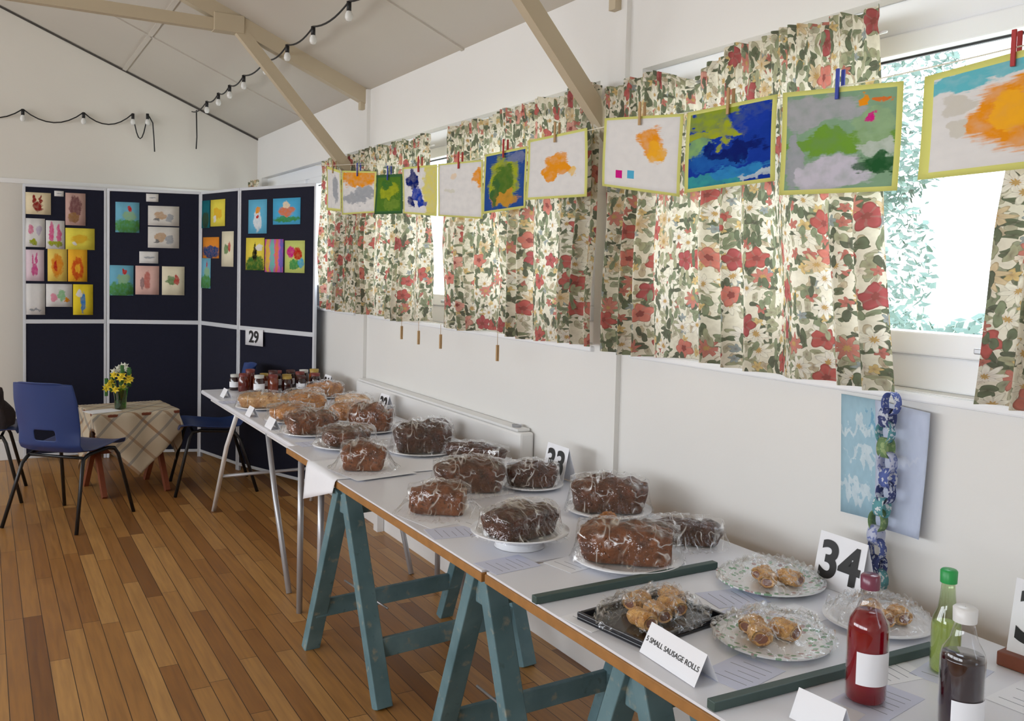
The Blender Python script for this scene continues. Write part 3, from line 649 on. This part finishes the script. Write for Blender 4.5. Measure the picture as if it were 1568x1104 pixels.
sign(1.905,1.58,'34',w=.15,rot=R_(0));sign(1.90,2.93,'33',w=.15);sign(1.88,1.025,'35',rot=R_(5),block=True,h=.15);sign(1.89,4.66,'32',.12,.11);sign(1.89,5.62,'31',.12,.11)
# jars
jc=[C(50,16,16),C(96,28,18),C(180,92,34),C(38,14,18),C(120,48,24)]
jm=[PM('jam_%d'%i,c,.15,.1,30,Coat_Weight=.6) for i,c in enumerate(jc)]
lidm=[PM('lid_%d'%i,c,.4) for i,c in enumerate([C(120,50,44),C(205,205,200),C(70,34,30),C(180,150,70)])]
for ry,y in enumerate((5.93,5.82,5.71)):
    for rx in range(6):
        x=1.40+rx*.09+.03*(ry%2)
        if ry==2 and rx in(0,):continue
        if x>1.9: continue
        g=grp('jam_jar',(x+random.uniform(-.006,.006),y+random.uniform(-.01,.01),.7492))
        h=random.choice([.10,.115,.13])
        rev('jar',[(.001,0),(.031,0),(.034,.006),(.034,h*.72),(.027,h*.84),(.027,h*.86),(.001,h*.86)],random.choice(jm),g,16)
        rev('lid',[(.029,h*.84),(.030,h),(.001,h+.001)],random.choice(lidm),g,16)
        rev('label',[(.0346,h*.2),(.0346,h*.55)],paper,g,16) if random.random()<.35 else None
# bottles
redl=PM('red_cordial',C(150,8,26),.08,.05,9,Transmission_Weight=.35,IOR=1.33)
darkl=PM('sloe_liquid',C(34,5,14),.08,.05,9,Coat_Weight=.5)
greenl=PM('elderflower',C(226,230,168),.08,.05,9,Transmission_Weight=.6,IOR=1.2)
def bottle(name,x,y,R,H,gl,liq,fill,cap,capm,label=True,neck=.014,sf=.60,lb=(.30,.74)):
    g=grp(name,(x,y,.7492))
    sh_=H*sf
    P=[(.001,.0),(R*.9,0),(R,.006),(R,sh_),(R*.93,sh_+.015),(R*.62,sh_+.035),(neck*1.2,sh_+.055),(neck,H-.02),(neck*1.2,H-.018),(neck*1.2,H-.012),(neck,H-.01),(neck,H)]
    rev('glass',P,gl,g,32)
    F_=fill*H;Q=[(.001,.004),(R*.9,.005),(R*.95,.01)]
    pr=[(r*.95,z) for r,z in P[2:]]
    last=Q[-1]
    for r,z in pr:
        if z<F_: Q.append((r,max(z,.011)));last=(r,z)
        else:
            t=(F_-last[1])/(z-last[1]) if z>last[1] else 0
            Q.append((last[0]+(r-last[0])*t,F_));break
    Q.append((.001,F_));rev('liquid',Q,liq,g,32)
    rev('cap',[(neck*1.25,H-.018),(neck*1.3,H+.006),(neck*1.1,H+.009),(.001,H+.009)],capm,g,24)
    if label:
        vs=[];fs=[];n=16
        for j,z in enumerate((sh_*lb[0],sh_*lb[1])):
            for i in range(n+1):
                a=math.radians(170+110*i/n+20);vs.append(((R+.0008)*math.cos(a),(R+.0008)*math.sin(a),z))
        for i in range(n): fs.append((i,i+1,n+2+i,n+1+i))
        ob('label',vs,fs,paper,g,smooth=True)
bottle('red_cordial_bottle',1.455,1.13,.038,.235,bottleg,redl,.74,0,PM('cap_clear',C(120,60,80),.2))
bottle('green_capped_bottle',1.71,1.14,.029,.205,bottlegreen,greenl,.50,0,PM('cap_green',C(40,160,80),.35),label=False,neck=.013,sf=.48)
bottle('dark_wine_bottle',1.515,.975,.038,.215,bottleg,darkl,.64,0,PM('cap_white',C(225,225,225),.3),neck=.016,lb=(.02,.5))
# ---------- wall drawings & paper chain
bs=art('sea_blue',C(172,206,222),[(.3,.75,.4,.04,C(214,230,238)),(.5,.5,.35,.04,C(214,230,238)),(.3,.2,.4,.05,C(214,230,238)),(.7,.85,.2,.03,C(130,180,210))],dist=.5,wash=.2)
bs2=art('sea_lilac',C(204,214,236),[(.5,.6,.3,.05,C(214,222,240))],dist=.3,wash=.15)
g=grp('blue_wall_drawing')
sheet('sheet_left',(2.052,1.715,1.235),(2.052,1.56,1.232),(2.05,1.55,.915),(2.05,1.70,.91),bs,g,bulge=.001)
sheet('sheet_right',(2.046,1.60,1.234),(2.030,1.425,1.225),(2.020,1.435,.905),(2.046,1.58,.90),bs2,g,bulge=.005,n=12)
cc=[]
for nm,c1,c2 in(('chain_blue',C(84,100,164),C(200,204,214)),('chain_green',C(112,142,96),C(150,170,120)),('chain_dark',C(60,70,120),C(190,196,210)),('chain_lav',C(188,192,214),C(120,130,180)),('chain_teal',C(96,156,164),C(214,220,224))):
    m,nt,b=NEW(nm);tc=N(nt,'ShaderNodeTexCoord').outputs['Object']
    nt.links.new(MIX(nt,M(nt,'GREATER_THAN',NOISE(nt,tc,90,2),.56),c1,c2),b.inputs['Base Color']);b.inputs['Roughness'].default_value=.8;cc.append(m)
g=grp('paper_chain')
for k in range(13):
    z=1.238-k*.0385;y=1.515+.010*math.sin(k*.9)+.002*k;vs=[];fs=[];n=24;r=.026
    for i in range(n):
        a=2*math.pi*i/n
        for w in(-.015,.015):
            if k%2: vs.append((2.000+r*.7*math.cos(a),y+w,z+r*1.0*math.sin(a)))
            else: vs.append((2.000+w,y+r*.75*math.cos(a),z+r*1.1*math.sin(a)))
    for i in range(n):
        j=(i+1)%n;fs.append((2*i,2*i+1,2*j+1,2*j))
    ob('paper_ring',vs,fs,cc[(k*7)%5],g,smooth=True,solid=.0005)
# ---------- chairs
def chair(x,y,rot):
    g=grp('blue_plastic_chair',(x,y,0),rot)
    prof=[(.235,.425),(.225,.452),(.17,.455),(.05,.44),(-.08,.43),(-.16,.44),(-.205,.48),(-.225,.55),(-.245,.65),(-.265,.75),(-.285,.845),(-.295,.858)]
    wid=[.40,.43,.44,.44,.43,.42,.41,.41,.42,.42,.39,.35]
    def fn(u,v):
        t=v*(len(prof)-1);i=min(int(t),len(prof)-2);q=t-i
        py=prof[i][0]*(1-q)+prof[i+1][0]*q;pz=prof[i][1]*(1-q)+prof[i+1][1]*q;w=wid[i]*(1-q)+wid[i+1]*q
        s=u*2-1;bk=max(0,min(1,(v-.45)/.2))
        return (s*w/2,py+bk*.05*s*s,pz+(1-bk)*.018*s*s*s*s-(.02*abs(s)**6 if v>.95 else 0))
    o=grid('shell',fn,24,44,bluep,g,solid=.006,skip=lambda u,v:.33<u<.67 and .58<v<.66)
    s=o.modifiers.new('sub','SUBSURF');s.levels=1;s.render_levels=1
    for sx in(-1,1):
        tube('leg_frame',[(sx*.245,.26,0),(sx*.20,.17,.38),(sx*.185,.15,.42),(sx*.18,.10,.428),(sx*.18,-.08,.418),(sx*.185,-.13,.40),(sx*.20,-.16,.36),(sx*.245,-.27,0)],.011,blackt,g)
    tube('cross_front',[(-.19,.14,.415),(.19,.14,.415)],.009,blackt,g);tube('cross_back',[(-.19,-.12,.405),(.19,-.12,.405)],.009,blackt,g)
    return g
chair(.45,6.00,R_(-42))
chair(1.38,6.50,R_(84))
chair(-.03,6.80,R_(-95))
g=grp('dark_coat',(0.02,6.78,.466))
def fn(u,v):
    a=u*2*math.pi;t=v*math.pi/2;r=math.cos(t);nz=noise.noise((math.cos(a)*2*r,math.sin(a)*2*r,v*2))
    return (.15*r*math.cos(a)*(1+.4*nz),.17*r*math.sin(a)*(1+.4*nz),.24*math.sin(t)*(1+.3*nz))
grid('cloth_bundle',fn,40,16,PM('coat_dark',C(44,34,34),.9,.3,20,bump=.4),g)
# ---------- small table
g=grp('side_table',(.86,6.68,0),R_(6))
boxes('top',[(-.27,.27,-.25,.25,.535,.555)],woodr,g,bevel=.004)
for s in(-1,1):
    beam('cross_leg',(s*.2,-.22,0),(s*.2,.22,.535),.03,.045,woodr,g);beam('cross_leg_b',(s*.2-.03,.22,0),(s*.2-.03,-.22,.535),.03,.045,woodr,g)
beam('stretcher',(-.2,0,.27),(.2,0,.27),.03,.03,woodr,g)
m,nt,b=NEW('check_cloth');uv=N(nt,'ShaderNodeTexCoord').outputs['UV'];s3=N(nt,'ShaderNodeSeparateXYZ',{0:uv})
c=C(196,182,158)
for o_,cc_ in((0,C(150,110,74)),(1,C(110,114,118))):
    for k,w in((7.0,.14),(3.5,.06)):
        f=M(nt,'LESS_THAN',M(nt,'FRACT',M(nt,'MULTIPLY_ADD',s3.outputs[o_],k,.3*o_)),w)
        c=MIX(nt,M(nt,'MULTIPLY',f,.55),c,cc_)
nt.links.new(c,b.inputs['Base Color']);b.inputs['Roughness'].default_value=.9;checkm=m
cg=grp('checked_tablecloth',(.86,6.68,.5575),R_(6))
def fn(u,v):
    a=(u-.5)*.96;bb=(v-.5)*.96;r=math.radians(45);x=a*math.cos(r)-bb*math.sin(r);y=a*math.sin(r)+bb*math.cos(r)
    cx=max(-.275,min(.275,x));cy=max(-.255,min(.255,y));ox=x-cx;oy=y-cy;ov=math.hypot(ox,oy)
    return (cx+ox*.10+(.012*math.sin(y*30) if ox else 0),cy+oy*.10+(.012*math.sin(x*30) if oy else 0),-ov*.98+.001)
grid('cloth',fn,60,60,checkm,cg,solid=.0015)
fg=grp('flower_vase',(.80,6.62,.560))
rev('vase',[(.001,0),(.032,0),(.036,.01),(.040,.07),(.050,.14),(.052,.145)],vaseg,fg,24)
rev('water',[(.001,.005),(.03,.005),(.036,.07),(.001,.07)],film('water',.1,tint=C(150,200,130),bump=0),fg,20)
stem=PM('stem',C(70,120,50),.6);yel=PM('petal_yellow',C(236,210,50),.5);wh=PM('petal_white',C(236,236,222),.5);leaf=PM('leaf',C(60,110,50),.6)
for k in range(20):
    a=k*2.4;rr=.02+.075*((k*37)%10)/10;top=Vector((rr*math.cos(a),rr*math.sin(a),.15+.16*((k*53)%10)/10 -.3*rr))
    tube('stem',[(0.09*top.x,.09*top.y,.02),(top.x*.5,top.y*.5,.13),top],.0022,stem,fg,5)
    if k%3==2:
        sheet('leaf_blade',top+Vector((-.012,0,.07)),top+Vector((.012,0,.07)),top+Vector((.01,.0,-.05)),top+Vector((-.01,0,-.05)),leaf,fg,.004,3)
    mt=wh if top.z>.24 else yel
    vs=[(0,0,0)]
    for q in range(12):
        b_=2*math.pi*q/12;r=.030 if q%2 else .015;vs.append((r*math.cos(b_),r*math.sin(b_),.008*(q%2)))
    fs=[(0,1+q,1+(q+1)%12) for q in range(12)]
    tilt=Matrix.Rotation(1.0,4,'X')@Matrix.Rotation(a*.1,4,'Z')
    tilt=Matrix.Rotation(math.sin(a)*.5,4,'Y')@tilt
    ob('petals',[tilt@Vector(v)+top for v in vs],fs,mt,fg,solid=.001)
    rev('trumpet',[(.002,0),(.011,.004),(.013,.016)],mt,fg,10,loc=top)
ppg=grp('note_sheet',(.68,6.55,.560),R_(20));boxes('sheet',[(-.1,.1,-.07,.07,0,.002)],paper,ppg)
# ---------- outside
grass=PM('grass',C(170,182,150),.9,.15,2)
boxes('lawn',[(2.6,60,-40,60,-.5,-.35)],grass)
lf=PM('hedge_leaf',C(148,170,154),.8,.25,3)
def foliage(name,boxs,n,size,seed):
    random.seed(seed);vs=[];fs=[]
    for i in range(n):
        x0,x1,y0,y1,z0,z1=random.choice(boxs)
        th_=random.uniform(0,6.28);ph=math.acos(random.uniform(-1,1));rr=random.uniform(.75,1)
        p=Vector(((x0+x1)/2+(x1-x0)/2*rr*math.sin(ph)*math.cos(th_),(y0+y1)/2+(y1-y0)/2*rr*math.sin(ph)*math.sin(th_),(z0+z1)/2+(z1-z0)/2*rr*math.cos(ph)))
        a=Vector((random.uniform(-1,1),random.uniform(-1,1),random.uniform(-1,1))).normalized();b_=a.orthogonal().normalized();s=size*random.uniform(.5,1.3)
        n0=len(vs);vs+=[p-a*s,p+b_*s*.5,p+a*s,p-b_*s*.5];fs.append((n0,n0+1,n0+2,n0+3))
    g=grp(name);ob('foliage',vs,fs,lf,g);return g
g=foliage('garden_tree',[(7.3,9.5,6.1,8.6,.3,3.2),(7.8,9.5,5.9,8.2,2.2,4.6),(8,10,7.5,10,1,4)],9000,.06,3)
tube('trunk',[(8.3,7.2,-.34),(8.3,7.2,1),(8.4,7.1,2.5)],[.2,.16,.1],PM('bark',C(130,122,112),.9),g)
foliage('hedge',[(11,12.5,y,y+2.4,-.2,1.14) for y in range(-4,16,2)],9000,.09,4)
g=grp('garden_fence')
for k in range(40): boxes('picket',[(9.0,9.03,-6+k*.3,-5.93+k*.3,-.35,.85)],white,g)
boxes('rails',[(9.03,9.06,-6,6,.2,.28),(9.03,9.06,-6,6,.6,.68)],white,g)
random.seed(1)
# ---------- light
w=D.worlds.new('world');bpy.context.scene.world=w;w.use_nodes=True;nt=w.node_tree;bg=nt.nodes['Background']
tc=N(nt,'ShaderNodeTexCoord').outputs['Generated'];z=N(nt,'ShaderNodeSeparateXYZ',{0:tc}).outputs[2]
nt.links.new(RAMP(nt,z,[(.0,C(235,240,248)),(.6,C(205,222,245))]),bg.inputs[0]);bg.inputs[1].default_value=3.6
def area(name,loc,rot,sx,sy,e,col=(1,1,1)):
    l=D.lights.new(name,'AREA');l.shape='RECTANGLE';l.size=sx;l.size_y=sy;l.energy=e;l.color=col
    o=D.objects.new(name,l);coll.objects.link(o);o.location=loc;o.rotation_euler=rot;return o
for (a,bb) in wins:
    area('window_daylight_left',(XL+.02,(a+bb)/2,1.78),(0,-math.pi/2,0),.95,bb-a,49,(.93,.965,1))
for (a,bb) in wins[:3]:
    area('window_daylight_right',(XW+.30,(a+bb)/2,1.80),(0,math.pi/2,0),.95,bb-a,24,(.94,.97,1))
# ---------- camera
th=math.radians(30.1);p=math.radians(3.0);ro=math.radians(1.4)
F=Vector((math.sin(th)*math.cos(p),math.cos(th)*math.cos(p),-math.sin(p)))
R0=Vector((math.cos(th),-math.sin(th),0));U0=R0.cross(F)
R=R0*math.cos(ro)+U0*math.sin(ro);U=U0*math.cos(ro)-R0*math.sin(ro)
cam=D.cameras.new('camera');co=D.objects.new('camera',cam);coll.objects.link(co)
mt=Matrix((( R.x,U.x,-F.x,0),(R.y,U.y,-F.y,0),(R.z,U.z,-F.z,1.55),(0,0,0,1)));co.matrix_world=mt
cam.sensor_width=36;cam.lens=36*1400/1568;cam.shift_y=-63/1568;cam.clip_start=.05
bpy.context.scene.camera=co
vs_=bpy.context.scene.view_settings;vs_.view_transform='Standard';vs_.look='None';vs_.exposure=0
